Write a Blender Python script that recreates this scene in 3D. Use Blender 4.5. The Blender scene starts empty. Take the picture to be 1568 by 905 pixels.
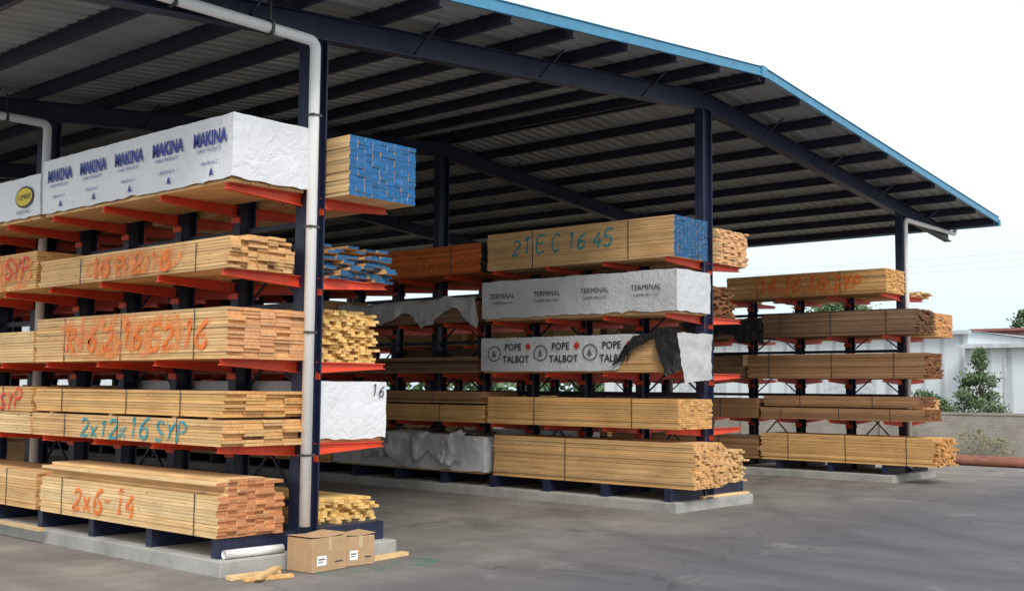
import bpy, numpy as np, math, random
from mathutils import Matrix, Vector, noise
random.seed(7); rng=np.random.default_rng(7)
sc=bpy.context.scene
sc.view_settings.view_transform='Standard'; sc.view_settings.look='None'; sc.view_settings.exposure=0
R=math.radians
# ------------------------------------------------------------------ materials
def newmat(n):
    m=bpy.data.materials.new(n); m.use_nodes=True
    nt=m.node_tree; b=nt.nodes['Principled BSDF']; return m,nt,b
def N(nt,t,**k):
    n=nt.nodes.new(t)
    for a,v in k.items(): setattr(n,a,v)
    return n
def ramp(nt,src,stops):
    r=N(nt,'ShaderNodeValToRGB'); e=r.color_ramp.elements
    e[0].position=stops[0][0]; e[0].color=(*stops[0][1],1)
    e[1].position=stops[-1][0]; e[1].color=(*stops[-1][1],1)
    for p,c in stops[1:-1]:
        q=e.new(p); q.color=(*c,1)
    nt.links.new(src,r.inputs[0]); return r.outputs[0]
def nz(nt,scale,detail=4,vec=None,rough=.55,dist=0):
    n=N(nt,'ShaderNodeTexNoise'); n.inputs['Scale'].default_value=scale; n.inputs['Detail'].default_value=detail
    n.inputs['Roughness'].default_value=rough; n.inputs['Distortion'].default_value=dist
    if vec is not None: nt.links.new(vec,n.inputs['Vector'])
    return n.outputs['Fac']
def coords(nt,kind='Object',scale=(1,1,1)):
    if kind=='World': o=N(nt,'ShaderNodeNewGeometry').outputs['Position']
    else: o=N(nt,'ShaderNodeTexCoord').outputs[kind]
    m=N(nt,'ShaderNodeMapping'); m.inputs['Scale'].default_value=scale; nt.links.new(o,m.inputs[0]); return m.outputs[0]
def mix(nt,f,a,b,mode='MIX'):
    m=N(nt,'ShaderNodeMix',data_type='RGBA',blend_type=mode)
    for i,s in ((0,f),(6,a),(7,b)):
        if isinstance(s,(int,float)): m.inputs[i].default_value=s
        elif isinstance(s,tuple): m.inputs[i].default_value=(*s,1)
        else: nt.links.new(s,m.inputs[i])
    return m.outputs[2]
def bump(nt,b,h,s,d=.01):
    n=N(nt,'ShaderNodeBump'); n.inputs['Strength'].default_value=s; n.inputs['Distance'].default_value=d
    nt.links.new(h,n.inputs['Height']); nt.links.new(n.outputs[0],b.inputs['Normal'])
def painted(name,col,rough=.5,var=.25,sc_=3,metal=0):
    m,nt,b=newmat(name); c=coords(nt,'World')
    f=nz(nt,sc_,6,c,.65)
    dark=tuple(x*(1-var) for x in col); lite=tuple(min(1,x*(1+var)+.01*var) for x in col)
    o=ramp(nt,f,[(.3,dark),(.7,lite)]); nt.links.new(o,b.inputs['Base Color'])
    b.inputs['Roughness'].default_value=rough; b.inputs['Metallic'].default_value=metal
    bump(nt,b,nz(nt,40,3,c),.15,.003); return m
def wood(name,mul=(1,1,1),end=False):
    m,nt,b=newmat(name)
    a=N(nt,'ShaderNodeAttribute',attribute_name='tint').outputs['Color']
    if end: 
        c=coords(nt,'World'); f=nz(nt,28,4,c,.6); g=ramp(nt,f,[(.3,(.75,.72,.70)),(.7,(1.15,1.12,1.08))])
    else:
        c=coords(nt,'World',(.9,26,26)); f=nz(nt,1.4,6,c,.6,.6)
        g1=ramp(nt,f,[(.28,(.74,.64,.52)),(.5,(1.,.98,.95)),(.75,(1.12,1.12,1.12))])
        f2=nz(nt,1.1,5,coords(nt,'World',(1,1,1.6)),.6)
        g=mix(nt,1.,g1,ramp(nt,f2,[(.3,(.84,.80,.76)),(.62,(1.05,1.05,1.05))]),'MULTIPLY')
        k=N(nt,'ShaderNodeTexVoronoi'); k.inputs['Scale'].default_value=1; nt.links.new(coords(nt,'World',(2.5,9,14)),k.inputs[0])
        g=mix(nt,1.,g,ramp(nt,k.outputs['Distance'],[(.05,(.5,.32,.2)),(.13,(1,1,1))]),'MULTIPLY')
    o=mix(nt,1.,mix(nt,1.,a,g,'MULTIPLY'),mul,'MULTIPLY')
    nt.links.new(o,b.inputs['Base Color']); b.inputs['Roughness'].default_value=.8
    bump(nt,b,f,.3,.004); return m
M={}
M['wood']=wood('pine_face'); M['end']=wood('pine_end_grain',(1.0,.93,.84),True)
M['end_red']=wood('pine_end_red',(.70,.42,.36),True)
M['end_pink']=wood('pine_end_pink',(1.0,.82,.82),True)
M['end_blue']=wood('end_seal_blue',(.02,.25,1.25),True)
M['end_navy']=wood('end_seal_navy',(.02,.07,.28),True)
M['end_brown']=wood('pine_end_brown',(.6,.42,.28),True)
M['wood_org']=wood('pine_orange_sprayed',(1.0,.42,.2))
M['navy']=painted('navy_paint',(.012,.018,.05),.45,.35)
M['purlin']=painted('purlin_paint',(.018,.02,.045),.5,.35)
M['orange']=painted('orange_arm_paint',(.78,.08,.025),.45,.2)
M['blue']=painted('blue_trim_paint',(.05,.25,.42),.4,.15)
M['pvc']=painted('white_pvc',(.93,.93,.92),.35,.03)
m,nt,b=newmat('pad_concrete'); c=coords(nt,'World')
nt.links.new(mix(nt,1.,ramp(nt,nz(nt,1.3,8,c,.65),[(.3,(.28,.275,.26)),(.7,(.50,.49,.46))]),ramp(nt,nz(nt,60,3,c),[(.3,(.85,.85,.85)),(.7,(1.1,1.1,1.1))]),'MULTIPLY'),b.inputs['Base Color'])
b.inputs['Roughness'].default_value=.9; bump(nt,b,nz(nt,50,5,c),.4,.006); M['conc']=m
m,nt,b=newmat('galvanised_deck'); c=coords(nt,'World',(1,.35,1))
base=ramp(nt,nz(nt,1.5,6,c,.6),[(.3,(.27,.30,.31)),(.7,(.42,.46,.47))])
nt.links.new(base,b.inputs['Base Color']); b.inputs['Roughness'].default_value=.5; b.inputs['Metallic'].default_value=.15; M['deck']=m
def wrapmat(name,col,back=(.02,.02,.022),crease=.6):
    m,nt,b=newmat(name)
    c=coords(nt,'World',(1,1,1))
    f=nz(nt,4.5,4,c,.55,2.2); f2=nz(nt,1.0,3,coords(nt,'World',(1,1.4,.5)),.5,.8)
    d=ramp(nt,nz(nt,1.7,6,c,.7),[(.3,tuple(x*.9 for x in col)),(.65,col)])
    g=N(nt,'ShaderNodeNewGeometry'); o=mix(nt,g.outputs['Backfacing'],d,back)
    nt.links.new(o,b.inputs['Base Color']); b.inputs['Roughness'].default_value=.42
    mm=N(nt,'ShaderNodeMath',operation='ADD'); nt.links.new(f,mm.inputs[0]); nt.links.new(f2,mm.inputs[1])
    bump(nt,b,mm.outputs[0],crease,.035); return m
M['wrap']=wrapmat('white_lumber_wrap',(.82,.83,.86),back=(.5,.5,.5)); M['wrapg']=wrapmat('grey_lumber_wrap',(.66,.67,.69)); 
M['wrapk']=wrapmat('torn_wrap',(.55,.55,.56),crease=1.); M['wrapb']=wrapmat('black_wrap_inside',(.02,.022,.028),crease=1.)
M['strap']=painted('steel_strap',(.06,.055,.05),.4,.2); M['wire']=painted('wire_grey',(.3,.32,.34),.5,.1)
def ink(name,col,lo=.38,hi=.5,scale=9):
    m,nt,b=newmat(name); b.inputs['Base Color'].default_value=(*col,1); b.inputs['Roughness'].default_value=.6
    f=nz(nt,scale,5,coords(nt,'World'),.7)
    r=ramp(nt,f,[(lo,(0,0,0)),(hi,(1,1,1))]); nt.links.new(r,b.inputs['Alpha']); return m
M['ink_o']=ink('orange_spray',(.92,.21,.03),.34,.56); M['ink_os']=ink('orange_smear',(.92,.30,.08),.42,.66,6)
M['ink_t']=ink('teal_spray',(.02,.34,.40),.34,.5); M['ink_r']=ink('red_spray',(.8,.04,.03))
M['ink_b']=ink('blue_print',(.03,.05,.30),.2,.3); M['ink_k']=ink('black_print',(.035,.035,.045),.25,.38); M['ink_y']=ink('yellow_print',(.75,.55,.05),.1,.2)
M['ink_red']=ink('red_print',(.6,.04,.04),.2,.3); M['ink_g']=ink('green_spray',(.05,.36,.2),.50,.78,3)
M['card']=painted('cardboard',(.50,.32,.18),.85,.12,8); M['tape']=painted('box_tape',(.6,.45,.28),.3,.1)
# ------------------------------------------------------------------ helpers
def link(o): sc.collection.objects.link(o); return o
def empty(name,loc=(0,0,0)):
    e=bpy.data.objects.new(name,None); e.empty_display_size=.2; return link(e)
def meshobj(name,V,F,mats,mi=None,parent=None,smooth=False):
    me=bpy.data.meshes.new(name); me.from_pydata([tuple(v) for v in V],[],[tuple(f) for f in F])
    for m in mats: me.materials.append(m)
    if mi is not None: me.polygons.foreach_set('material_index',np.array(mi,dtype=np.int32))
    if smooth: me.polygons.foreach_set('use_smooth',[True]*len(me.polygons))
    me.update(); o=link(bpy.data.objects.new(name,me))
    if parent: o.parent=parent
    return o
BF=[(0,3,2,1),(4,5,6,7),(0,1,5,4),(1,2,6,5),(2,3,7,6),(3,0,4,7)]
class MB:
    def __init__(s): s.V=[];s.F=[];s.mi=[]
    def hexa(s,pts,mi=0):
        k=len(s.V); s.V+=pts; s.F+=[tuple(k+i for i in f) for f in BF]; s.mi+=[mi]*6
    def box(s,x0,x1,y0,y1,z0,z1,mi=0):
        s.hexa([(x0,y0,z0),(x1,y0,z0),(x1,y1,z0),(x0,y1,z0),(x0,y0,z1),(x1,y0,z1),(x1,y1,z1),(x0,y1,z1)],mi)
    def bar(s,a,b,w,h,mi=0):
        a=Vector(a);b=Vector(b);d=(b-a).normalized(); up=Vector((0,0,1)) if abs(d.z)<.95 else Vector((1,0,0))
        r=d.cross(up).normalized()*w/2; u=r.cross(d).normalized()*h/2
        s.hexa([tuple(p) for p in (a-r-u,a+r-u,b+r-u,b-r-u,a-r+u,a+r+u,b+r+u,b-r+u)],mi)
    def obj(s,name,mats,parent=None): return meshobj(name,s.V,s.F,mats,s.mi,parent)
def tube(name,pts,r,mat,parent=None,bev=.12):
    P=[Vector(p) for p in pts]; Q=[P[0]]
    for i in range(1,len(P)-1):
        a=(P[i-1]-P[i]).normalized();c=(P[i+1]-P[i]).normalized()
        for t in np.linspace(0,1,6):
            Q.append((P[i]+a*bev)*(1-t)**2+P[i]*2*t*(1-t)+(P[i]+c*bev)*t*t)
    Q.append(P[-1]); n=16;V=[];F=[]
    for i,q in enumerate(Q):
        d=((Q[min(i+1,len(Q)-1)]-Q[max(i-1,0)])).normalized(); up=Vector((1,0,0)) if abs(d.x)<.9 else Vector((0,0,1))
        r1=d.cross(up).normalized(); r2=d.cross(r1)
        for k in range(n):
            a=2*math.pi*k/n; V.append(tuple(q+r1*r*math.cos(a)+r2*r*math.sin(a)))
    for i in range(len(Q)-1):
        for k in range(n): F.append((i*n+k,i*n+(k+1)%n,(i+1)*n+(k+1)%n,(i+1)*n+k))
    F.append(tuple(range(n)));F.append(tuple(range(len(V)-n,len(V))))
    return meshobj(name,V,F,[mat],None,parent,True)
def text(s,x,z,y,size,mat,parent,sx=1.,bold=0.,name='lettering'):
    cu=bpy.data.curves.new(name,'FONT'); cu.body=s; cu.size=size; cu.offset=bold; cu.resolution_u=3
    o=link(bpy.data.objects.new(name,cu)); o.data.materials.append(mat)
    o.location=(x,y,z); o.scale=(sx,1,1); o.rotation_euler=(R(90),0,0)
    o.parent=parent; return o
def scrawl(s,x,z,y,size,mat,parent,w=.035,sx=1.,slant=.12):
    """hand-sprayed lettering made of ribbon strokes"""
    G={'2':[[(0,.8),(.3,1),(.6,.8),(.5,.5),(0,0),(.65,.03)]],'1':[[(.2,.8),(.35,1),(.33,0)]],'6':[[(.6,1),(.2,.7),(0,.3),(.2,0),(.5,.05),(.58,.35),(.3,.5),(.05,.35)]],
    'x':[[(0,.6),(.55,0)],[(.55,.65),(0,0)]],'S':[[(.6,.9),(.3,1),(.05,.8),(.3,.52),(.58,.3),(.35,0),(0,.1)]],'Y':[[(0,1),(.3,.5)],[(.6,1),(.3,.5),(.2,0)]],'P':[[(0,0),(.05,1),(.5,.95),(.55,.6),(.05,.5)]],
    '-':[[(0,.45),(.5,.5)]],'4':[[(.45,1),(0,.4),(.65,.42)],[(.5,.7),(.42,0)]],'E':[[(.6,1),(.02,.95),(0,0),(.6,.03)],[(.02,.5),(.5,.53)]],'C':[[(.6,.85),(.3,1),(0,.5),(.2,0),(.6,.12)]],
    '5':[[(.6,1),(.1,.95),(.05,.55),(.45,.6),(.55,.25),(.3,0),(0,.1)]],'R':[[(0,0),(.05,1),(.5,.9),(.5,.6),(.05,.5),(.6,0)]],' ':[]}
    V=[];F=[];cx=0;lay=0
    for ch in s:
        jy=random.uniform(-.06,.06); js=random.uniform(.88,1.12)
        for st in G.get(ch,[]):
            P=[Vector((cx+(a+b*slant)*js*sx+random.uniform(-.03,.03),(b*js+jy)+random.uniform(-.03,.03),0))*size for a,b in st]
            P=[P[0]]+P+[P[-1]]; Q=[]
            for i in range(1,len(P)-2):
                for t in np.linspace(0,1,6,endpoint=False):
                    a,b,c,d=P[i-1:i+3]; Q.append(.5*((2*b)+(c-a)*t+(2*a-5*b+4*c-d)*t*t+(3*b-a-3*c+d)*t**3))
            Q.append(P[-2]); k=len(V); lay+=1; yy=y-.0012*(lay%3)
            for i,q in enumerate(Q):
                d=(Q[min(i+1,len(Q)-1)]-Q[max(i-1,0)]).normalized(); nn=Vector((-d.y,d.x,0))*w*random.uniform(.8,1.15)/2
                for p in (q+nn,q-nn): V.append((x+p.x,yy,z+p.y))
            for i in range(len(Q)-1): F.append((k+2*i,k+2*i+1,k+2*i+3,k+2*i+2))
        cx+=(.85 if ch!=' ' else .45)*sx
    return meshobj('sprayed_lettering',V,F,[mat],None,parent)
def quadY(x0,x1,z0,z1,y,mat,parent,name='paint_patch'):
    # ragged outline so the sprayed patch has no straight edges
    P=[]
    for a in np.linspace(0,2*math.pi,41)[:-1]:
        c,s=math.cos(a),math.sin(a); q=1/max(abs(c)**4+abs(s)**4,1e-6)**.25*(1+.12*noise.noise((c*3+x0,s*3,z0)))
        P.append(((x0+x1)/2+(x1-x0)/2*c*min(q,1.2)*.95,y,min(z1,max(z0,(z0+z1)/2+(z1-z0)/2*s*q))))
    return meshobj(name,P,[tuple(range(40))],[mat],None,parent)
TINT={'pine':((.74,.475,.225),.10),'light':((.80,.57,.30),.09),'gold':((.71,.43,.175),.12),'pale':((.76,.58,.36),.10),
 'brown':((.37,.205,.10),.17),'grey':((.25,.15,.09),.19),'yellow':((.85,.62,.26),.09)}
def boards(parent,x0,x1,y0,y1,z0,z1,bw=.14,bh=.042,tint='pine',endm='end',jx=.012,jy=.004,taper=0,sideM='wood',gap=.004,loose=0):
    ny=max(1,round((y1-y0)/bw)); nz_=max(1,round((z1-z0)/bh)); bw=(y1-y0)/ny; bh=(z1-z0)/nz_
    base,var=TINT[tint]; V=[];F=[];mi=[];T=[]
    for k in range(nz_):
        lo=hi=0
        if taper and k>=nz_-taper: lo=random.choice([0,1,1,2]) if k>nz_-taper else 0; hi=random.choice([0,1,1,2])
        off=random.uniform(-jy,jy)*2
        for j in range(lo,ny-hi):
            if loose and random.random()<loose and k>nz_*.55: continue
            a=x0+random.gauss(0,jx); b=x1+random.gauss(0,jx)
            if random.random()<.06: b+=random.uniform(-3,2.)*jx
            oy=random.uniform(-jy,jy)+off
            dz=random.uniform(0,.002)
            q=len(V); ya=y0+j*bw+oy+gap/2; yb=ya+bw-gap; za=z0+k*bh+gap*.3+dz; zb=za+bh-gap
            sk=random.uniform(-1,1)*jx*.4 if loose else 0
            V+=[(a,ya,za),(b,ya+sk,za),(b,yb+sk,za),(a,yb,za),(a,ya,zb),(b,ya+sk,zb),(b,yb+sk,zb),(a,yb,zb)]
            F+=[tuple(q+i for i in f) for f in BF]; mi+=[0,0,0,1,0,1]
            s=1+random.gauss(0,var); w=random.gauss(0,.05)
            T+=[(max(.02,base[0]*s),max(.02,base[1]*s*(1-w*.5)),max(.01,base[2]*s*(1-w*1.5)),1)]*8
    o=meshobj('boards',V,F,[M[sideM],M[endm]],mi,parent)
    at=o.data.attributes.new('tint','FLOAT_COLOR','POINT'); at.data.foreach_set('color',np.array(T,dtype=np.float32).ravel())
    return o
def straps(parent,xs,y0,y1,z0,z1,w=.019):
    mb=MB(); t=.004
    for x in xs:
        x+=random.uniform(-.05,.05)
        mb.box(x,x+w,y0-t-.006,y0-.006,z0,z1); mb.box(x,x+w,y1+.006,y1+t+.006,z0,z1); mb.box(x,x+w,y0-t-.006,y1+t+.006,z1+.001,z1+t+.001)
    mb.obj('straps',[M['strap']],parent)
def bundle(x0,x1,y0,y1,z0,z1,name='lumber_bundle',st=2,**k):
    e=empty(name); boards(e,x0,x1,y0,y1,z0,z1,**k)
    if st: straps(e,[x0+(x1-x0)*(i+.5+random.uniform(-.12,.12))/st for i in range(st)],y0,y1,z0,z1)
    return e
def nv(x,y,z,s,a): 
    v=noise.noise_vector((x*s,y*s,z*s)); return (x+v[0]*a,y+v[1]*a,z+v[2]*a)
def wrapbox(parent,x0,x1,y0,y1,z0,z1,mat,amp=.009,hem=.03,name='plastic_wrap',faces='TFBRL',cell=.06):
    V=[];F=[];idx={}
    def vid(x,y,z):
        k=(round(x,3),round(y,3),round(z,3))
        if k not in idx:
            p=nv(x,y,z,2.2,amp); p=nv(*p,7,amp*.7)
            if abs(z-z0)<1e-4: p=(p[0],p[1],z0+abs(noise.noise((x*3,y*3,5)))*hem*2)
            r=.02; q=list(p)
            n=(abs(x-x0)<1e-4 or abs(x-x1)<1e-4)+(abs(y-y0)<1e-4 or abs(y-y1)<1e-4)+(abs(z-z1)<1e-4)
            if n>=2:
                q[0]+= r*.6*((abs(x-x0)<1e-4)-(abs(x-x1)<1e-4)); q[1]+=r*.6*((abs(y-y0)<1e-4)-(abs(y-y1)<1e-4)); q[2]-=r*.6*(abs(z-z1)<1e-4)
            idx[k]=len(V); V.append(tuple(q))
        return idx[k]
    X=np.linspace(x0,x1,max(2,int((x1-x0)/cell/1.5)));Y=np.linspace(y0,y1,max(2,int((y1-y0)/cell)));Z=np.linspace(z0,z1,max(2,int((z1-z0)/cell)))
    def grid(A,B,fn,flip):
        for i in range(len(A)-1):
            for j in range(len(B)-1):
                f=[fn(A[i],B[j]),fn(A[i+1],B[j]),fn(A[i+1],B[j+1]),fn(A[i],B[j+1])]
                F.append(tuple(f[::-1] if flip else f))
    if 'F' in faces: grid(X,Z,lambda a,b:vid(a,y0,b),False)
    if 'B' in faces: grid(X,Z,lambda a,b:vid(a,y1,b),True)
    if 'R' in faces: grid(Y,Z,lambda a,b:vid(x1,a,b),False)
    if 'L' in faces: grid(Y,Z,lambda a,b:vid(x0,a,b),True)
    if 'T' in faces: grid(X,Y,lambda a,b:vid(a,b,z1),False)
    o=meshobj(name,V,F,[mat],None,parent,True); o.data.set_sharp_from_angle(angle=R(50)); return o
def endfolds(e,x,y0,y1,z0,z1,mat):
    d=.38*(z1-z0)
    for s,ya in ((1,y0),(-1,y1)):
        V=[(x+.013,ya+s*.03,z1-.03),(x+.016,ya+s*d,z0+.05),(x+.013,ya+s*.03,z0+.05)]
        if s<0: V=V[::-1]
        # normals must face +X
        meshobj('end_fold',V,[(2,1,0) if False else (0,2,1)],[mat],None,e)
def wrapped(x0,x1,y0,y1,z0,z1,mat='wrap',tint='pine',**k):
    e=empty('wrapped_lumber_bundle'); boards(e,x0+.06,x1-.06,y0+.04,y1-.04,z0,z1-.04,tint=tint,jx=.004)
    wrapbox(e,x0,x1,y0,y1,z0+.03,z1,M[mat],**k)
    return e
def drape(parent,pf,y0,y1,ztop,mat,name='torn_plastic',amp=.05,seed=0,nx=60):
    xs=np.linspace(pf[0][0],pf[-1][0],nx); hs=np.interp(xs,[p[0] for p in pf],[p[1] for p in pf])
    V=[];F=[];nt_=16
    for i,x in enumerate(xs):
        h=hs[i]*(1+.25*noise.noise((x*4,seed,0)))
        for j in range(nt_):
            t=j/(nt_-1)
            if t<.35: p=(x,y1+(y0-y1)*t/.35,ztop+.02)
            else:
                s=(t-.35)/.65; p=(x,y0-.02-.05*s*abs(noise.noise((x*5,seed,2)))*2,ztop+.02-h*s)
            p=nv(*p,1.7+seed*.1,amp); p=nv(*p,5,amp*.6); p=(p[0],min(p[1],y0-.012) if t>=.35 else p[1],max(p[2],ztop+.005) if t<.35 else p[2]); V.append(p)
    for i in range(nx-1):
        for j in range(nt_-1):
            a=i*nt_+j; F.append((a,a+1,a+nt_+1,a+nt_))
    return meshobj(name,V,F,[mat],None,parent,True)
def flap(parent,pts,mat,name,amp=.05,n=14):
    a,b,c,d=[Vector(p) for p in pts];V=[];F=[]
    for i in range(n):
        for j in range(n):
            u,v=i/(n-1),j/(n-1); p=a*(1-u)*(1-v)+b*u*(1-v)+c*u*v+d*(1-u)*v; q=nv(*p,2.5,amp); V.append(nv(*q,8,amp*.5))
    for i in range(n-1):
        for j in range(n-1): k=i*n+j; F.append((k,k+n,k+n+1,k+1))
    return meshobj(name,V,F,[mat],None,parent,True)
# ------------------------------------------------------------------ layout constants
YR=[9.52,19.53,29.54]; XC=-12.0; ZL=[4.86,3.77,2.64,1.55]; XEND=-49.5
XCOL=[XC-1.5*i for i in range(26)]
XFR=[XC-7.5*i for i in range(6)]
PADZ=.19; BZ=.44
def ibeam_v(mb,x,y,z0,z1,bx,by,t=.02):
    mb.box(x-bx/2,x+bx/2,y-by/2,y-by/2+t,z0,z1); mb.box(x-bx/2,x+bx/2,y+by/2-t,y+by/2,z0,z1); mb.box(x-t/2,x+t/2,y-by/2+t,y+by/2-t,z0,z1)
for ri,Y in enumerate(YR):
    pad=MB()
    pad.box(XEND,-11.74,Y-1.45,Y+1.45,-.05,PADZ); po=pad.obj('concrete_pad',[M['conc']])
    bv=po.modifiers.new('b','BEVEL'); bv.width=.02; bv.segments=2
    e=empty('cantilever_rack'); mb=MB(); ar=MB(); br=MB(); ba=MB()
    for i,x in enumerate(XCOL):
        if i%5: ibeam_v(mb,x,Y,PADZ,5.25,.17,.27)
        for s in (-1,1):
            ya=Y+s*.14; yb=Y+s*1.36
            pts=[(x-.07,ya,PADZ+.001),(x+.07,ya,PADZ+.001),(x+.07,yb,PADZ+.001),(x-.07,yb,PADZ+.001),(x-.07,ya,BZ-.002),(x+.07,ya,BZ-.002),(x+.07,yb,BZ-.002),(x-.07,yb,BZ-.002)]
            if s<0: pts=[pts[k] for k in (3,2,1,0,7,6,5,4)]
            ba.hexa(pts)
            for z in ZL:
                zt=z; yA,yB=(ya,yb)
                def seg(w,t0a,t0b,t1a,t1b):
                    P=[(x-w,yA,t0a),(x+w,yA,t0a),(x+w,yB,t0b),(x-w,yB,t0b),(x-w,yA,t1a),(x+w,yA,t1a),(x+w,yB,t1b),(x-w,yB,t1b)]
                    if s<0: P=[P[k] for k in (3,2,1,0,7,6,5,4)]
                    ar.hexa(P)
                seg(.05,zt-.012,zt-.012,zt,zt); seg(.006,zt-.14,zt-.065,zt-.0125,zt-.0125); seg(.05,zt-.152,zt-.077,zt-.1405,zt-.0655)
                ar.box(x-.1,x+.1,min(ya,ya+s*.02),max(ya,ya+s*.02),z-.24,z-.16)
        if i<25:
            x2=XCOL[i+1]
            for z in (.75,2.2,3.4,4.5): br.box(x2+.09,x-.09,Y-.03,Y+.03,z-.04,z+.04)
            if i%2==0:
                for za,zb in ((.8,2.16),(2.24,3.36),(3.44,4.46)):
                    br.bar((x-.08,Y-.05,za),(x2+.08,Y-.05,zb),.03,.03); br.bar((x-.08,Y+.05,zb),(x2+.08,Y+.05,za),.03,.03)
    mb.obj('columns',[M['navy']],e); ar.obj('arms',[M['orange']],e); br.obj('braces',[M['navy']],e); ba.obj('base_beams',[M['navy']],e)
# ------------------------------------------------------------------ shed
YM=YR[1]; YE0,YE1=YM-13.63,YM+13.63; XF=-10.62; ZP=8.6; SL=.097
zr=lambda y: ZP-SL*abs(y-YM)
shed=empty('open_sided_lumber_shed')
mb=MB()
for x in XFR:
    for k,Y in enumerate(YR): ibeam_v(mb,x,Y,PADZ,zr(Y)-.60,.2,.34,.022); mb.box(x-.17,x+.17,Y-.22,Y+.22,PADZ+.001,PADZ+.025)
mb.obj('columns',[M['navy']],shed)
mb=MB()
def rafter(x,ya,yb,d=.36,w=.2,drop=.245,t=.02):
    for (o,h,ww) in ((0,t,w/2),(t,d-2*t,.008),(d-t,t,w/2)):
        z=lambda y:zr(y)-drop-o
        a,b=sorted((ya,yb)); e=.0005
        mb.hexa([(x-ww,a,z(a)-h+e),(x+ww,a,z(a)-h+e),(x+ww,b,z(b)-h+e),(x-ww,b,z(b)-h+e),(x-ww,a,z(a)-e),(x+ww,a,z(a)-e),(x+ww,b,z(b)-e),(x-ww,b,z(b)-e)])
for x in XFR: rafter(x,YE0+.15,YM-.002); rafter(x,YM+.002,YE1-.15)
for x in XFR:
    for s in (-1,1):
        for d in (2.3,5.3,8.2,11.2):
            y=YM+s*d
            mb.bar((x+.06,y,zr(y)-.58),(x+.6,y,zr(y)-.2),.03,.03); mb.bar((x-.06,y,zr(y)-.58),(x-.6,y,zr(y)-.2),.03,.03)
mb.obj('rafters',[M['navy']],shed)
mb=MB()
ys=[.12+1.47*i for i in range(10)]
for d in ys:
    for s in (-1,1):
        y=YM+s*d; z=zr(y)-.045
        mb.box(XEND-1,XF-.03,y-.012,y+.012,z-.195,z); mb.box(XEND-1,XF-.03,y+.013,y+.075,z-.195,z-.18); mb.box(XEND-1,XF-.03,y-.075,y-.013,z-.012,z)
mb.obj('purlins',[M['purlin']],shed)
def deckm(name,dz,mat,flip):
    prof=[(0,0),(.17,0),(.20,.045),(.27,.045),(.30,0)]
    xs=[];x=XEND-1.2
    while x<XF-.3:
        for a,b in prof[:-1]: xs.append((x+a,b))
        x+=.30
    xs.append((x,0)); V=[];F=[]
    yy=[YE0,YM,YE1]
    for (x,b) in xs:
        for y in yy: V.append((x,y,zr(y)-.045+b+dz))
    for i in range(len(xs)-1):
        for j in range(2):
            a=i*3+j; f=(a,a+3,a+4,a+1); F.append(f[::-1] if flip else f)
    return meshobj(name,V,F,[mat],None,shed)
deckm('roof_deck_underside',0,M['deck'],True); deckm('roof_sheeting',.006,M['blue'],False)
mb=MB()
def slopebox(x0,x1,ya,yb,o0,o1):
    a,b=sorted((ya,yb)); mb.hexa([(x0,a,zr(a)+o0),(x1,a,zr(a)+o0),(x1,b,zr(b)+o0),(x0,b,zr(b)+o0),(x0,a,zr(a)+o1),(x1,a,zr(a)+o1),(x1,b,zr(b)+o1),(x0,b,zr(b)+o1)])
for ya,yb in ((YE0-.02,YM-.001),(YM+.001,YE1+.02)):
    slopebox(XF-.025,XF,ya,yb,-.15,.03); slopebox(XF-.16,XF+.02,ya,yb,.0305,.045); slopebox(XF,XF+.018,ya,yb,-.145,-.12)
mb.box(XF-.02,XF+.03,YM-.1,YM+.1,ZP-.17,ZP+.05)
for y,s in ((YE0,-1),(YE1,1)):
    ya,yb=sorted((y+s*.02,y+s*.17)); z=zr(y)
    mb.box(XEND-1.2,XF+.01,ya,yb,z-.21,z-.2); mb.box(XEND-1.2,XF+.01,yb-.01,yb,z-.2,z-.03); mb.box(XEND-1.2,XF+.01,ya,ya+.01,z-.2,z-.03); mb.box(XF,XF+.012,ya,yb,z-.2,z-.03)
mb.obj('trim_and_gutters',[M['blue']],shed)
for i,x in enumerate(XFR):
    px=x+.215; py=YR[0]-.15
    tube('downpipe',[(px,YE0+.02,zr(YE0)-.2),(px,YE0+.05,6.93),(px,py,6.93),(px,py,.5)],.073,M['pvc'],shed)
    tube('downpipe',[(px-.1,YE1+.08,zr(YE1)-.2),(px-.1,YE1+.08,6.93),(px-.1,YR[2]+.03,6.93),(px-.1,YR[2]+.03,.3)],.06,M['pvc'],shed)
    mb=MB()
    for yy in (7.2,8.62): mb.box(px-.015,px+.015,yy-.015,yy+.015,6.9,zr(yy)-.2); mb.box(px-.085,px+.085,yy-.02,yy+.02,6.84,7.02)
    for zz in (1.4,3.0,4.4,5.9): mb.box(px-.079,px+.079,py-.079,py+.079,zz,zz+.03)
    mb.obj('pipe_hangers',[M['strap']],shed)
# ------------------------------------------------------------------ bundles, rack A (nearest)
F0,F1=YR[0]-1.40,YR[0]-.19; xa,xb=-16.78,-11.8
z=ZL[0]+.004
e=wrapped(xa,xb,F0,F1,z,5.73)
for k in range(5):
    x=-16.6+k*.985
    text('MAKINA',x,5.38,F0-.02,.25,M['ink_b'],e,.78,.009); text('FOREST PRODUCTS',x+.08,5.29,F0-.02,.062,M['ink_b'],e); text('1-800-555-0117',x+.16,5.12,F0-.02,.06,M['ink_b'],e)
    lx,lz=x+.42,4.98
    V=[(lx-.05,F0-.02,lz),(lx+.05,F0-.02,lz),(lx+.02,F0-.02,lz+.04),(lx+.03,F0-.02,lz+.04),(lx,F0-.02,lz+.1),(lx-.03,F0-.02,lz+.04),(lx-.02,F0-.02,lz+.04)]; meshobj('tree_print',V,[tuple(range(7))],[M['ink_b']],None,e)
e=wrapped(-21.85,-16.86,F0,F1,z,5.56)
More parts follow.
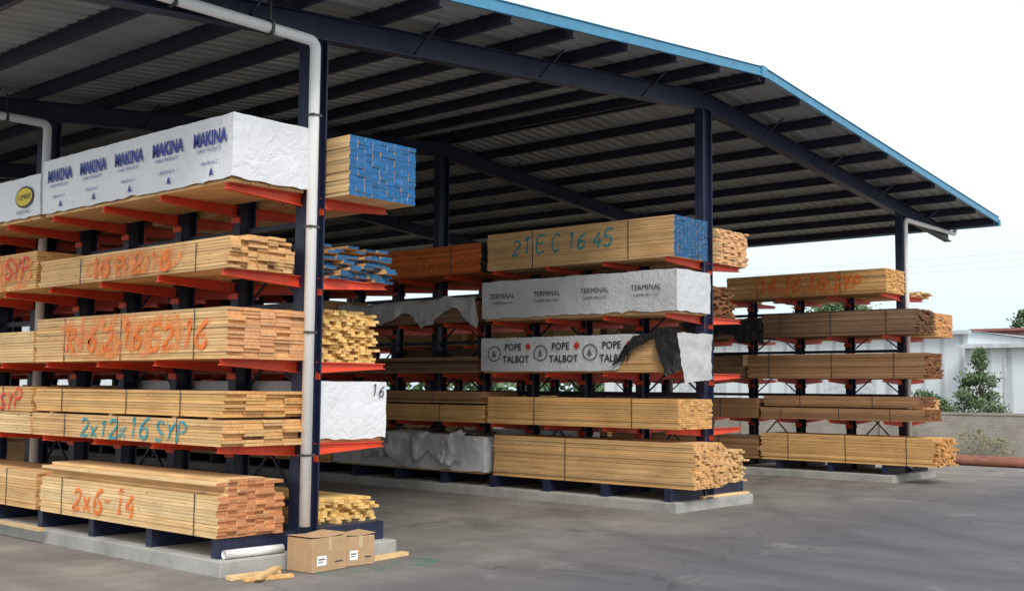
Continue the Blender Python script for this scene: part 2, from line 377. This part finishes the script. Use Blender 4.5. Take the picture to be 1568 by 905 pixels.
V=[(-17.35+.3*math.cos(a),F0-.02,5.24+.17*math.sin(a)) for a in np.linspace(0,2*math.pi,33)[:-1]]; meshobj('oval_print_border',V,[tuple(range(32))],[M['ink_k']],None,e)
V=[(-17.35+.27*math.cos(a),F0-.024,5.24+.14*math.sin(a)) for a in np.linspace(0,2*math.pi,33)[:-1]]; meshobj('oval_print',V,[tuple(range(32))],[M['ink_y']],None,e)
text('LUMBER',-17.56,5.2,F0-.028,.12,M['ink_k'],e); text('GROUP INC.',-17.6,4.98,F0-.024,.08,M['ink_k'],e)
z=ZL[1]+.004
e=bundle(xa,-11.84,F0+.02,F1-.2,z,4.22,bw=.14,jx=.035,taper=3,st=0,tint='pine'); straps(e,[-15.6,-12.6],F0+.02,F1-.2,z,4.12)
quadY(-15.4,-12.9,z+.03,4.13,F0-.004,M['ink_os'],e); scrawl('16 P 2 16',-15.2,3.84,F0-.012,.25,M['ink_o'],e,.05,1.3)
e=bundle(-21.8,xa-.1,F0,F1,z,4.36,tint='gold'); scrawl('SYP',-17.9,3.95,F0-.018,.3,M['ink_r'],e,.04,1.1); quadY(-19.5,-16.9,z,4.3,F0-.012,M['ink_os'],e)
z=ZL[2]+.004
e=bundle(xa,xb,F0,F1,z,3.29,bw=.24,bh=.042,tint='pine',endm='end_pink',jx=.02,st=3)
quadY(-16.1,-12.5,z+.03,3.27,F0-.013,M['ink_os'],e); scrawl('R16 2 16 E2 16',-15.8,2.8,F0-.019,.32,M['ink_o'],e,.06,1.1)
e=bundle(-21.8,xa-.1,F0,F1,z,3.12,tint='light')
z=ZL[3]+.004
e=bundle(xa,-11.85,F0,F1,z,z+.33,bw=.28,tint='pine',jx=.03,st=3); scrawl('2x12x16 SYP',-15.3,z+.04,F0-.014,.25,M['ink_t'],e,.036,1.22)
e=bundle(xa+.03,-11.83,F0,F1,z+.36,z+.69,bw=.28,tint='gold',jx=.03,st=3)
mb=MB(); [mb.box(x,x+.09,F0+.02,F1-.02,z+.3302,z+.3598) for x in (-16.3,-14.6,-13,-12.2)]; mb.obj('spacers',[M['card']],e)
e=bundle(-21.8,xa-.1,F0,F1,z,z+.33,tint='light'); e=bundle(-21.7,xa-.08,F0,F1,z+.34,z+.72,tint='gold'); scrawl('SYP',-17.9,1.93,F0-.014,.27,M['ink_r'],e,.04,1.1)
z=BZ
e=bundle(-16.4,-11.88,F0-.02,F1-.24,z,1.16,bw=.14,endm='end_red',jx=.02,taper=6,st=0,tint='light'); straps(e,[-15.8,-12.35],F0-.02,F1-.24,z,.96)
scrawl('2x6-14',-15.4,.56,F0-.036,.32,M['ink_o'],e,.055,1.05)
e=bundle(-21.6,-16.6,F0,F1,z,1.0,tint='pine',taper=2); scrawl('16',-18.2,.6,F0-.014,.25,M['ink_t'],e,.03)
# rack A far side
G0,G1=YR[0]+.2,YR[0]+1.42
e=bundle(-16.3,-11.45,G0,G1,ZL[0]+.004,5.68,endm='end_blue',bw=.14,bh=.055,jx=.005,tint='light',gap=.003)
e=bundle(-16.6,-11.95,G0,G1,ZL[1]+.004,4.25,endm='end_blue',bw=.2,jx=.07,jy=.02,loose=.3,tint='pine',st=0,gap=.008)
e=bundle(-16.6,-12.25,G0,G1-.02,ZL[2]+.004,3.38,endm='end',bw=.095,jx=.05,tint='yellow',taper=1)
e=wrapped(-16.6,-11.98,G0,G1,ZL[3]+.004,2.38); scrawl('16',0,0,0,.16,M['ink_k'],e,.02).matrix_world=Matrix.Translation((-11.955,G1-.3,2.18))@Matrix.Rotation(R(90),4,'Z')
e=bundle(-16.6,-12.2,G0,G1,BZ,.78,bw=.09,bh=.045,jx=.07,tint='yellow',taper=3,st=0)
# ------------------------------------------------------------------ rack B
F0,F1=YR[1]-1.40,YR[1]-.19
z=ZL[0]+.004
e=bundle(-16.65,-11.8,F0,F1,z,5.66,endm='end_blue',tint='pine',bw=.14,st=2,jx=.005,gap=.003); scrawl('21 E C 16 45',-15.9,5.16,F0-.014,.33,M['ink_t'],e,.042,.95)
e=bundle(-21.6,-16.85,F0,F1,z,5.52,endm='end_navy',tint='gold',sideM='wood_org'); 
scrawl('16 2 16 16',-20.7,4.98,F0-.014,.42,M['ink_o'],e,.06,1.2)
z=ZL[1]+.004
e=wrapped(-16.8,-11.75,F0,F1,z+.0,4.62,mat='wrapg',amp=.015)
for k in range(4): text('TERMINAL',-16.55+k*1.25,4.24,F0-.026,.155,M['ink_k'],e,1,.0); text('LUMBER MILLS INC.',-16.5+k*1.25,4.12,F0-.026,.075,M['ink_k'],e)
e=bundle(-21.8,-17.0,F0,F1,z,4.25,tint='grey',st=0); drape(e,[(-21.6,.5),(-20,.55),(-19.2,.25),(-18.6,.6),(-17.6,.2),(-16.95,.75)],F0,F1,4.3,M['wrapk'],amp=.09,seed=3)
z=ZL[2]+.004
e=empty('wrapped_lumber_bundle'); boards(e,-16.75,-11.85,F0+.03,F1,z,3.35,tint='pine')
xs=np.linspace(-16.8,-12.45,60);V=[];F=[]
for i,x in enumerate(xs):
    for j in range(12):
        t=j/11; zz=3.39-(3.39-z-.03)*t
        xx=-16.8+(x+16.8)*(1-.17*t-.03*noise.noise((t*6,1,1))); V.append(nv(xx,F0-.005,zz,2.5,.014))
for i in range(59):
    for j in range(11): a=i*12+j; F.append((a,a+1,a+13,a+12))
meshobj('plastic_wrap_front',V,F,[M['wrapg']],None,e,True)
wrapbox(e,-16.8,-11.8,F0,F1,z+.03,3.39,M['wrapg'],faces='TB',name='plastic_wrap_top')
for k in range(3):
    x=-16.1+k*1.3
    text('POPE',x,3.12,F0-.024,.2,M['ink_k'],e,1,.004); text('TALBOT',x-.06,2.86,F0-.024,.2,M['ink_k'],e,1,.004)
    lx,lz=x+.66,3.19; leafp=[(0,.09),(.02,.05),(.06,.06),(.05,.02),(.09,.0),(.05,-.03),(.05,-.05),(.012,-.045),(.01,-.09),(-.01,-.09),(-.012,-.045),(-.05,-.05),(-.05,-.03),(-.09,0),(-.05,.02),(-.06,.06),(-.02,.05)]
    meshobj('leaf_print',[(lx+a,F0-.025,lz+c_) for a,c_ in leafp],[tuple(range(len(leafp)))[::-1]],[M['ink_red']],None,e)
    cx,cz=x-.30,3.05
    V=[];F=[]
    for a in np.linspace(0,2*math.pi,29)[:-1]:
        for r in (.145,.165): V.append((cx+r*1.15*math.cos(a),F0-.024,cz+r*math.sin(a)))
    for i in range(28): F.append((2*i,2*i+1,(2*i+3)%56,(2*i+2)%56))
    meshobj('round_logo',V,F,[M['ink_k']],None,e)
    text('&',cx-.07,cz-.07,F0-.025,.2,M['ink_k'],e)
flap(e,[(-13.25,F0-.06,2.72),(-12.7,F0-.1,3.38),(-11.9,F0-.06,3.48),(-12.6,F0-.08,3.12)],M['wrapb'],'torn_flap')
flap(e,[(-12.3,F0-.06,3.44),(-11.75,F0-.05,3.48),(-11.6,F0-.02,2.75),(-11.9,F0-.1,2.55)],M['wrapb'],'torn_flap',.06)
flap(e,[(-11.74,F0-.02,3.40),(-11.72,F1,3.42),(-11.70,F1-.05,2.5),(-11.62,F0+.1,2.45)],M['wrap'],'end_wrap',.05)
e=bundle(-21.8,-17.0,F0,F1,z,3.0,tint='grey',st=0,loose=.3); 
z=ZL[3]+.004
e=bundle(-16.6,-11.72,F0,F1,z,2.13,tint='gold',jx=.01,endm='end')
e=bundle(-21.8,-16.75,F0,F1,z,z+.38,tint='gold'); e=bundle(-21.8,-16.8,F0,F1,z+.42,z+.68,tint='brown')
z=BZ
e=bundle(-16.5,-11.45,F0+.1,F1,z,1.3,tint='pine',bw=.09,jx=.02,jy=.01,taper=1,st=1)
e=wrapped(-21.8,-16.75,F0+.05,F1,z,1.25,mat='wrapg',amp=.03); drape(e,[(-20.6,.7),(-19.8,.5),(-19,.8),(-18.4,.35),(-17.9,.75),(-17.3,.6)],F0,F1,1.27,M['wrapk'],amp=.12,seed=5)
G0,G1=YR[1]+.2,YR[1]+1.42
bundle(-16.6,-11.82,G0,G1,ZL[0]+.004,5.58,tint='light',endm='end_pink',bw=.14,jx=.02)
bundle(-16.6,-12.15,G0,G1,ZL[1]+.004,4.45,tint='brown',endm='end_brown',jx=.05)
bundle(-16.8,-12.8,G0,G1,ZL[2]+.004,3.05,tint='gold')
bundle(-16.8,-13.3,G0,G1,ZL[3]+.004,2.0,tint='brown')
bundle(-16.8,-11.95,G0,G1,BZ,1.1,tint='light',jx=.05,bw=.09,taper=2)
# ------------------------------------------------------------------ rack C
F0,F1=YR[2]-1.40,YR[2]-.19
e=bundle(-16.55,-11.85,F0,F1,ZL[0]+.004,5.5,tint='gold'); quadY(-15.9,-12.6,4.9,5.48,F0-.013,M['ink_os'],e); scrawl('16 16 16 SYP',-15.5,5.02,F0-.019,.34,M['ink_o'],e,.07,1.)
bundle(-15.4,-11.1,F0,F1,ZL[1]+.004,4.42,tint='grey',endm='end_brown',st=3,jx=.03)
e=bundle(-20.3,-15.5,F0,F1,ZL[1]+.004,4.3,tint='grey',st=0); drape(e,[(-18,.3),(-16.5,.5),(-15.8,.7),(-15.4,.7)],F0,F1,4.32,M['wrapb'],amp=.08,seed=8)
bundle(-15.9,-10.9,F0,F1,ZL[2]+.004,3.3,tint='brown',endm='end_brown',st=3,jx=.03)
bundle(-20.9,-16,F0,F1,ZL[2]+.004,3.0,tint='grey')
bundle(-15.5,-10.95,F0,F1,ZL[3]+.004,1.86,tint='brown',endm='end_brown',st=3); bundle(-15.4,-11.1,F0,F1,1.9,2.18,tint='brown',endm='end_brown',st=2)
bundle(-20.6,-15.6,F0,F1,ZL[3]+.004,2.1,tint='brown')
bundle(-15.5,-10.65,F0,F1,BZ,1.15,tint='gold',endm='end',st=3,jx=.05,bw=.09); bundle(-20.6,-15.6,F0,F1,BZ,1.05,tint='brown')
G0,G1=YR[2]+.2,YR[2]+1.42
bundle(-16,-11.8,G0,G1,ZL[0]+.004,5.02,tint='pale',jx=.1,loose=.4,st=0,bw=.2)
bundle(-16,-11.2,G0,G1,ZL[1]+.004,4.4,tint='gold',endm='end_pink')
bundle(-16,-11.7,G0,G1,ZL[2]+.004,3.1,tint='pine'); bundle(-16,-11.6,G0,G1,ZL[3]+.004,2.1,tint='pine'); bundle(-16,-11.5,G0,G1,BZ,1.0,tint='pine')
tl=['pine','gold','brown','light','grey','pine']
for ri,Y in enumerate(YR):
    for s in (-1,1):
        y0,y1=(Y-1.4,Y-.19) if s<0 else (Y+.2,Y+1.42)
        for b in range(5):
            x1=-16.95-5.0*b; x0=x1-4.85
            if s<0 and b==0: continue
            if x0<XEND: continue
            for li,z in enumerate(ZL+[BZ]):
                if random.random()<.12: continue
                h=random.choice([.35,.5,.62,.7,.75])
                if random.random()<.12 : wrapped(x0,x1,y0,y1,z+.004,z+h,mat=random.choice(['wrap','wrapg']),cell=.15)
                else: bundle(x0+random.uniform(0,.4),x1,y0,y1,z+.004,z+h,tint=random.choice(tl),bw=.3,bh=.05,st=2)
# ------------------------------------------------------------------ small foreground things
def cbox(x0,x1,y0,y1,z0,z1,rot):
    e=empty('cardboard_box'); mb=MB(); cx,cy=(x0+x1)/2,(y0+y1)/2; w,d=(x1-x0)/2,(y1-y0)/2
    mb.box(-w,w,-d,d,0,z1-z0); o=mb.obj('carton',[M['card']],e); bv=o.modifiers.new('b','BEVEL'); bv.width=.008
    mb=MB(); mb.box(-w-.002,w+.002,-.03,.03,z1-z0+.0005,z1-z0+.003); mb.box(w+.0005,w+.003,-.03,.03,(z1-z0)*.6,z1-z0+.003); mb.obj('tape',[M['tape']],e)
    mb=MB(); mb.hexa([(-w,.004,z1-z0+.004),(w,.004,z1-z0+.004),(w,d+.01,z1-z0+.03),(-w,d+.01,z1-z0+.03),(-w,.004,z1-z0+.008),(w,.004,z1-z0+.008),(w,d+.01,z1-z0+.034),(-w,d+.01,z1-z0+.034)])
    mb.hexa([(-w,-d-.01,z1-z0+.02),(w,-d-.01,z1-z0+.02),(w,-.004,z1-z0+.004),(-w,-.004,z1-z0+.004),(-w,-d-.01,z1-z0+.024),(w,-d-.01,z1-z0+.024),(w,-.004,z1-z0+.008),(-w,-.004,z1-z0+.008)]); mb.obj('flaps',[M['card']],e)
    # printed label and handling marks on the face towards the yard
    mb=MB(); mb.box(w+.0035,w+.005,-d*.75,-d*.2,.08,.2); mb.obj('label',[M['pvc']],e)
    mb=MB(); mb.box(w+.0055,w+.0065,-d*.68,-d*.3,.15,.165); mb.box(w+.0055,w+.0065,-d*.68,-d*.4,.12,.13); mb.box(w+.0035,w+.005,d*.3,d*.75,.1,.115); mb.obj('print',[M['ink_k']],e)
    e.location=(cx,cy,z0); e.rotation_euler=(0,0,R(rot))
cbox(-11.66,-11.2,9.0,9.6,0.003,.42,5); cbox(-11.66,-11.25,9.68,10.12,0.003,.38,-8)
tube('pvc_pipe',[(-11.86,8.2,PADZ+.06),(-11.84,8.6,PADZ+.06),(-11.82,9.05,PADZ+.06)],.055,M['pvc'],None,.05)
def plank(a,b,w,h,t='light'):
    e=empty('loose_timber_board'); L=math.dist(a,b); o=boards(e,0,L,-w/2,w/2,0,h,bw=w,bh=h,tint=t,jx=0,jy=0,gap=0)
    e.location=(a[0],a[1],a[2]); e.rotation_euler=(0,-math.asin((b[2]-a[2])/L),math.atan2(b[1]-a[1],b[0]-a[0]))
plank((-11.5,8.02,.005),(-11.45,8.72,.005),.12,.05); plank((-11.3,8.1,.005),(-11.15,8.7,.005),.1,.04,'pine'); plank((-11.1,8.15,.046),(-11.5,8.75,.056),.09,.04)
plank((-11.35,9.5,.005),(-11.5,10.9,.005),.13,.05); plank((-11.9,19.2,PADZ+.003),(-11.85,20.9,PADZ+.003),.12,.04); plank((-16,-0+7.95,PADZ+.003),(-19,7.98,PADZ+.003),.1,.04)
# ------------------------------------------------------------------ ground
m,nt,b=newmat('asphalt'); c=coords(nt,'World')
geo=N(nt,'ShaderNodeNewGeometry'); sep=N(nt,'ShaderNodeSeparateXYZ'); nt.links.new(geo.outputs['Position'],sep.inputs[0])
n1=nz(nt,.35,5,c,.6)
ma=N(nt,'ShaderNodeMath',operation='MULTIPLY_ADD'); nt.links.new(n1,ma.inputs[0]); ma.inputs[1].default_value=5; nt.links.new(sep.outputs[0],ma.inputs[2])
mr=N(nt,'ShaderNodeMapRange'); mr.inputs[1].default_value=-9.5; mr.inputs[2].default_value=-6.; nt.links.new(ma.outputs[0],mr.inputs[0])
dust=ramp(nt,nz(nt,.8,8,coords(nt,'World',(1,.6,1)),.7),[(.3,(.15,.135,.123)),(.55,(.23,.21,.19)),(.75,(.34,.32,.29))])
asp=ramp(nt,nz(nt,.5,8,coords(nt,'World',(.6,1,1)),.65),[(.3,(.088,.083,.096)),(.7,(.138,.131,.145))])
col=mix(nt,mr.outputs[0],dust,asp)
col=mix(nt,1.,col,ramp(nt,nz(nt,45,4,c,.8),[(.3,(.72,.72,.72)),(.7,(1.28,1.28,1.28))]),'MULTIPLY')
st=ramp(nt,nz(nt,.55,8,coords(nt,'World',(1,1,1)),.75,.5),[(.56,(0,0,0)),(.70,(.5,.5,.5))])
col=mix(nt,st,col,(.32,.305,.285))
sn=nz(nt,.3,7,coords(nt,'World',(.35,2.,1)),.7,1.5)
col=mix(nt,1.,col,ramp(nt,sn,[(.35,(.82,.82,.83)),(.6,(1.05,1.05,1.05))]),'MULTIPLY')
for (cx,cy,rad) in ((-2,30,17.5),(-2,30,19.3),(6,34,20),(6,34,21.8)):
    cm=N(nt,'ShaderNodeVectorMath',operation='DISTANCE'); nt.links.new(geo.outputs['Position'],cm.inputs[0]); cm.inputs[1].default_value=(cx,cy,0)
    s1=N(nt,'ShaderNodeMath',operation='SUBTRACT'); nt.links.new(cm.outputs['Value'],s1.inputs[0]); s1.inputs[1].default_value=rad
    s2=N(nt,'ShaderNodeMath',operation='ABSOLUTE'); nt.links.new(s1.outputs[0],s2.inputs[0])
    col=mix(nt,1.,col,ramp(nt,s2.outputs[0],[(.1,(.85,.85,.85)),(.35,(1,1,1))]),'MULTIPLY')
vo=N(nt,'ShaderNodeTexVoronoi',feature='DISTANCE_TO_EDGE'); vo.inputs['Scale'].default_value=.22
wv=N(nt,'ShaderNodeVectorMath',operation='MULTIPLY_ADD'); nn=N(nt,'ShaderNodeTexNoise'); nn.inputs['Scale'].default_value=1.2; nt.links.new(c,nn.inputs[0]); nt.links.new(nn.outputs['Color'],wv.inputs[0]); wv.inputs[1].default_value=(1.4,1.4,0); nt.links.new(c,wv.inputs[2]); nt.links.new(wv.outputs[0],vo.inputs['Vector'])
col=mix(nt,1.,col,ramp(nt,vo.outputs['Distance'],[(.001,(.62,.62,.62)),(.006,(1,1,1))]),'MULTIPLY')
nt.links.new(col,b.inputs['Base Color']); b.inputs['Roughness'].default_value=.85
bump(nt,b,nz(nt,70,5,c,.7),.5,.01)
meshobj('ground',[(-400,-300,0),(300,-300,0),(300,500,0),(-400,500,0)],[(0,1,2,3)],[m])
P=[(-11.0+.42*math.cos(a)*(1+.3*math.sin(3*a)),10.0+1.05*math.sin(a)*(1+.15*math.cos(4*a)),.004) for a in np.linspace(0,2*math.pi,49)[:-1]]
meshobj('spray_paint_on_ground',P,[tuple(range(48))],[M['ink_g']])
m,nt,b=newmat('dry_dirt'); c=coords(nt,'World'); nt.links.new(ramp(nt,nz(nt,1.2,7,c,.7),[(.3,(.2,.17,.12)),(.7,(.36,.32,.26))]),b.inputs['Base Color']); b.inputs['Roughness'].default_value=1
meshobj('dirt_verge',[(-70,37.5,.006),(60,37.5,.006),(60,60,.006),(-70,60,.006)],[(0,1,2,3)],[m])
# ------------------------------------------------------------------ background
m,nt,b=newmat('block_wall'); c=coords(nt,'World')
br=N(nt,'ShaderNodeTexBrick'); 
mp=N(nt,'ShaderNodeMapping'); mp.inputs['Rotation'].default_value=(R(90),0,0); g=N(nt,'ShaderNodeNewGeometry'); nt.links.new(g.outputs['Position'],mp.inputs[0]); nt.links.new(mp.outputs[0],br.inputs[0])
br.inputs['Color1'].default_value=(.38,.36,.33,1); br.inputs['Color2'].default_value=(.44,.42,.39,1); br.inputs['Mortar'].default_value=(.28,.27,.25,1); br.inputs['Scale'].default_value=2.4; br.inputs['Mortar Size'].default_value=.012
nt.links.new(mix(nt,1.,br.outputs[0],ramp(nt,nz(nt,.7,7,c,.7),[(.3,(.65,.63,.6)),(.65,(1.05,1.05,1.05))]),'MULTIPLY'),b.inputs['Base Color']); b.inputs['Roughness'].default_value=.9
mb=MB(); mb.box(-60,45,42,42.2,-.05,1.5); mb.box(-60,45,41.97,42.23,1.5005,1.58)
for x in range(-60,45,6): mb.box(x,x+.4,41.9,41.998,-.05,1.499)
mb.obj('concrete_block_wall',[m])
def ribmat(name,col):
    m,nt,b=newmat(name); w=N(nt,'ShaderNodeTexWave'); w.inputs['Scale'].default_value=.3; nt.links.new(coords(nt,'World'),w.inputs[0])
    f=nz(nt,.4,6,coords(nt,'World',(1,1,.3)),.6)
    o=mix(nt,1.,ramp(nt,w.outputs[0],[(.0,tuple(x*.72 for x in col)),(.25,col)]),ramp(nt,f,[(.3,(.85,.85,.85)),(.7,(1,1,1))]),'MULTIPLY'); nt.links.new(o,b.inputs['Base Color']); b.inputs['Roughness'].default_value=.5; return m
M['ribw']=ribmat('white_metal_siding',(.66,.72,.77)); M['ribr']=ribmat('red_brown_siding',(.42,.20,.17)); M['roofg']=painted('grey_metal_roof',(.48,.52,.56)); M['roofr']=painted('red_brown_roof',(.33,.12,.10))
def warehouse(name,x0,x1,y0,y1,h,wm,rise=1.2,doors=(),rm='roofg'):
    e=empty(name); mb=MB(); mb.box(x0,x1,y0,y1,0,h); mb.obj('walls',[M[wm]],e)
    ym=(y0+y1)/2; V=[(x0-.3,y0-.4,h+.002),(x1+.3,y0-.4,h+.002),(x1+.3,ym,h+rise),(x0-.3,ym,h+rise),(x1+.3,y1+.4,h+.002),(x0-.3,y1+.4,h+.002)]
    meshobj('roof',V,[(0,1,2,3),(3,2,4,5),(0,3,5),(1,4,2)],[M[rm]],None,e)
    mb=MB()
    for dx in doors: mb.box(dx,dx+3.2,y0-.03,y0-.003,0,3.4)
    x=x0+2
    while x<x1-2: mb.box(x,x+.12,y0-.1,y0-.035,0,h-.05); x+=6
    mb.box(x0-.3,x1+.3,y0-.5,y0-.401,h-.15,h+.05)
    mb.obj('doors_and_downpipes',[M[rm]],e)
warehouse('metal_warehouse',-46,-21.6,62,82,5.6,'ribw',.1,(-40,-30))
warehouse('metal_warehouse',-21.1,16,60,80,4.75,'ribw',.1,(-8,4))
warehouse('brick_red_warehouse',-31.5,20,92,110,7.3,'ribr',.2,(),'roofr')
warehouse('metal_warehouse',-110,-80,20,60,6,'ribw',1,()); warehouse('metal_warehouse',-120,-90,-20,15,6,'ribw',1,())
tube('steel_pipe',[(-18,37.1,.16),(0,36.9,.16),(22,36.8,.16)],.15,painted('rusty_pipe',(.22,.075,.045),.7,.4),None,.1)
tube('steel_pipe',[(-18,36.7,.13),(0,36.55,.13),(22,36.4,.13)],.12,bpy.data.materials['rusty_pipe'],None,.1)
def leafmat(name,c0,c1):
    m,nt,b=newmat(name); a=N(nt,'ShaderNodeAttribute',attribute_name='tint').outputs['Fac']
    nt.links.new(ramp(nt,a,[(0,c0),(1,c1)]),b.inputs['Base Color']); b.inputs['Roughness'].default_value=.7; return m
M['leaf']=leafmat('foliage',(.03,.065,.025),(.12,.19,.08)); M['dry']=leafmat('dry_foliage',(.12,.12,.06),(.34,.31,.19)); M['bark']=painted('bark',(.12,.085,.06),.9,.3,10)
def tree(name,loc,h,r,n=2500,leaf=.09,conif=False,mat='leaf',trunk=True,zlo=.25):
    e=empty(name); rr=random.Random(int(h*100+loc[0]*7)); V=[];F=[];T=[]
    cl=[]
    for _ in range(26 if not conif else 60):
        t=rr.random(); a=rr.uniform(0,6.28)
        z=h*(zlo+(1-zlo)*t)
        prof=(1-t)*1.0+.05 if conif else math.sin(math.pi*min(.95,t*.85+.12))**.7
        q=r*prof*rr.uniform(.35,1); cl.append((q*math.cos(a),q*math.sin(a),z*rr.uniform(.94,1),rr.uniform(.18,.36)*r*(prof+.15),rr.random()))
    for _ in range(n):
        c=rr.choice(cl); d=Vector((rr.gauss(0,1),rr.gauss(0,1),rr.gauss(0,.7)))*c[3]*.75; p=Vector(c[:3])+d
        if p.z<.02: continue
        u=Vector((rr.gauss(0,1),rr.gauss(0,1),rr.gauss(0,1))).normalized(); v=u.orthogonal().normalized()
        s=leaf*rr.uniform(.5,1.3); k=len(V); V+=[tuple(p-u*s),tuple(p+v*s*.5),tuple(p+u*s),tuple(p-v*s*.5)]; F.append((k,k+1,k+2,k+3))
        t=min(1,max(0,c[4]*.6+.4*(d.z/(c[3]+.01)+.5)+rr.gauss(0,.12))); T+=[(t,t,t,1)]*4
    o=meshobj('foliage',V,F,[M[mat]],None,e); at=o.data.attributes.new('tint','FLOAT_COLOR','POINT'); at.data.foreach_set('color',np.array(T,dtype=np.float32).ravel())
    if trunk:
        mb=MB(); segs=5
        for i in range(segs):
            w0=.05*h/3*(1-i/segs*.8); mb.bar((.03*i,0,h*.8*i/segs),(.03*(i+1),0.01*i,h*.8*(i+1)/segs),w0,w0)
        for c in cl[:12]: mb.bar((0,0,c[2]*.6),(c[0],c[1],c[2]),.02*h/3,.02*h/3)
        mb.obj('trunk_and_limbs',[M['bark']],e)
    e.location=loc
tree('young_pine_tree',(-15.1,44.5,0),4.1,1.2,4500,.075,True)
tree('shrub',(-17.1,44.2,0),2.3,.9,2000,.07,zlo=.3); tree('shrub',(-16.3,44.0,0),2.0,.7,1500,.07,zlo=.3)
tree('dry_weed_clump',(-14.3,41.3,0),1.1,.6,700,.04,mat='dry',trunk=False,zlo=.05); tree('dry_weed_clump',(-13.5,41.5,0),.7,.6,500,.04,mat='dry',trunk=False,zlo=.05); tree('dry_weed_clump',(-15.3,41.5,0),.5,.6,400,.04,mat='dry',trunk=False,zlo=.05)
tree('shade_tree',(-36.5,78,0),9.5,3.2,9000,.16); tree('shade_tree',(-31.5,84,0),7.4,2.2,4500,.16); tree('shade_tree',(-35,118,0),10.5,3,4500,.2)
V=[];F=[];T=[]
for _ in range(14000):
    a=random.uniform(R(-40),R(100)); d=random.uniform(150,170); x=-d*math.sin(a); y=d*math.cos(a)
    hh=5+2.2*noise.noise((a*30,0,0))+1.5*noise.noise((a*90,1,0)); z_=random.uniform(0,1)**.7*hh; s=random.uniform(.3,.8); u=Vector((random.gauss(0,1),random.gauss(0,1),random.gauss(0,1))).normalized(); v=u.orthogonal()
    p=Vector((x,y,z_)); k=len(V); V+=[tuple(p-u*s),tuple(p+v*s*.6),tuple(p+u*s),tuple(p-v*s*.6)]; F.append((k,k+1,k+2,k+3)); t=random.random(); T+=[(t,t,t,1)]*4
o=meshobj('distant_tree_line',V,F,[M['leaf']]); at=o.data.attributes.new('tint','FLOAT_COLOR','POINT'); at.data.foreach_set('color',np.array(T,dtype=np.float32).ravel())
e=empty('power_line'); mb=MB()
for px in (-60,6): mb.bar((px,70,0),(px,70,12.5),.3,.3); mb.box(px-.06,px+.06,68.8,71.2,11.6,11.75)
mb.obj('poles',[M['bark']],e)
for k,yy in enumerate((69,70,71)):
    P=[(x,yy,11.8-.3*k-1.3*(1-((x+27)/33)**2)) for x in np.linspace(-60,6,24)]
    tube('wire',P,.007,M['wire'],e,.01)
# ------------------------------------------------------------------ camera
f_,th,ti,ro,Hc=1723.6,.7207,.0827,.0084,2.2985
fwd=Vector((-math.sin(th)*math.cos(ti),math.cos(th)*math.cos(ti),math.sin(ti))); r=Vector((math.cos(th),math.sin(th),0)); up=r.cross(fwd)
r2=r*math.cos(ro)+up*math.sin(ro); u2=-r*math.sin(ro)+up*math.cos(ro)
cd=bpy.data.cameras.new('camera'); cam=link(bpy.data.objects.new('camera',cd)); cd.sensor_width=36; cd.lens=36*f_/1568; cd.clip_end=2000; cd.clip_start=.1
cam.matrix_world=Matrix(((r2.x,u2.x,-fwd.x,0),(r2.y,u2.y,-fwd.y,0),(r2.z,u2.z,-fwd.z,Hc),(0,0,0,1))); sc.camera=cam
# ------------------------------------------------------------------ light
w=bpy.data.worlds.new('World'); sc.world=w; w.use_nodes=True; nt=w.node_tree; bg=nt.nodes['Background']
sky=N(nt,'ShaderNodeTexSky',sky_type='NISHITA'); sky.sun_disc=False; sky.sun_elevation=R(44); sky.sun_rotation=R(125); sky.dust_density=3
tc=N(nt,'ShaderNodeTexCoord'); cl=nz(nt,1.6,5,tc.outputs['Generated'],.55)
sp=N(nt,'ShaderNodeSeparateXYZ'); nt.links.new(tc.outputs['Generated'],sp.inputs[0])
cc=ramp(nt,sp.outputs[2],[(0,(7.3,8.7,9.4)),(.12,(8.8,10.0,10.5)),(.25,(11.6,12.,12.)),(1,(11.6,11.8,12.1))])
o=mix(nt,ramp(nt,cl,[(.3,(.86,.86,.86)),(.6,(.98,.98,.98))]),sky.outputs[0],cc)
nt.links.new(o,bg.inputs[0]); bg.inputs[1].default_value=.112
sd=bpy.data.lights.new('sun','SUN'); sun=link(bpy.data.objects.new('sun',sd)); sd.energy=2.1; sd.angle=R(18); sd.color=(1,.96,.90)
az=R(125); el=R(44); dv=Vector((math.sin(az)*math.cos(el),math.cos(az)*math.cos(el),math.sin(el))); sun.rotation_euler=(-dv).to_track_quat('-Z','Y').to_euler()
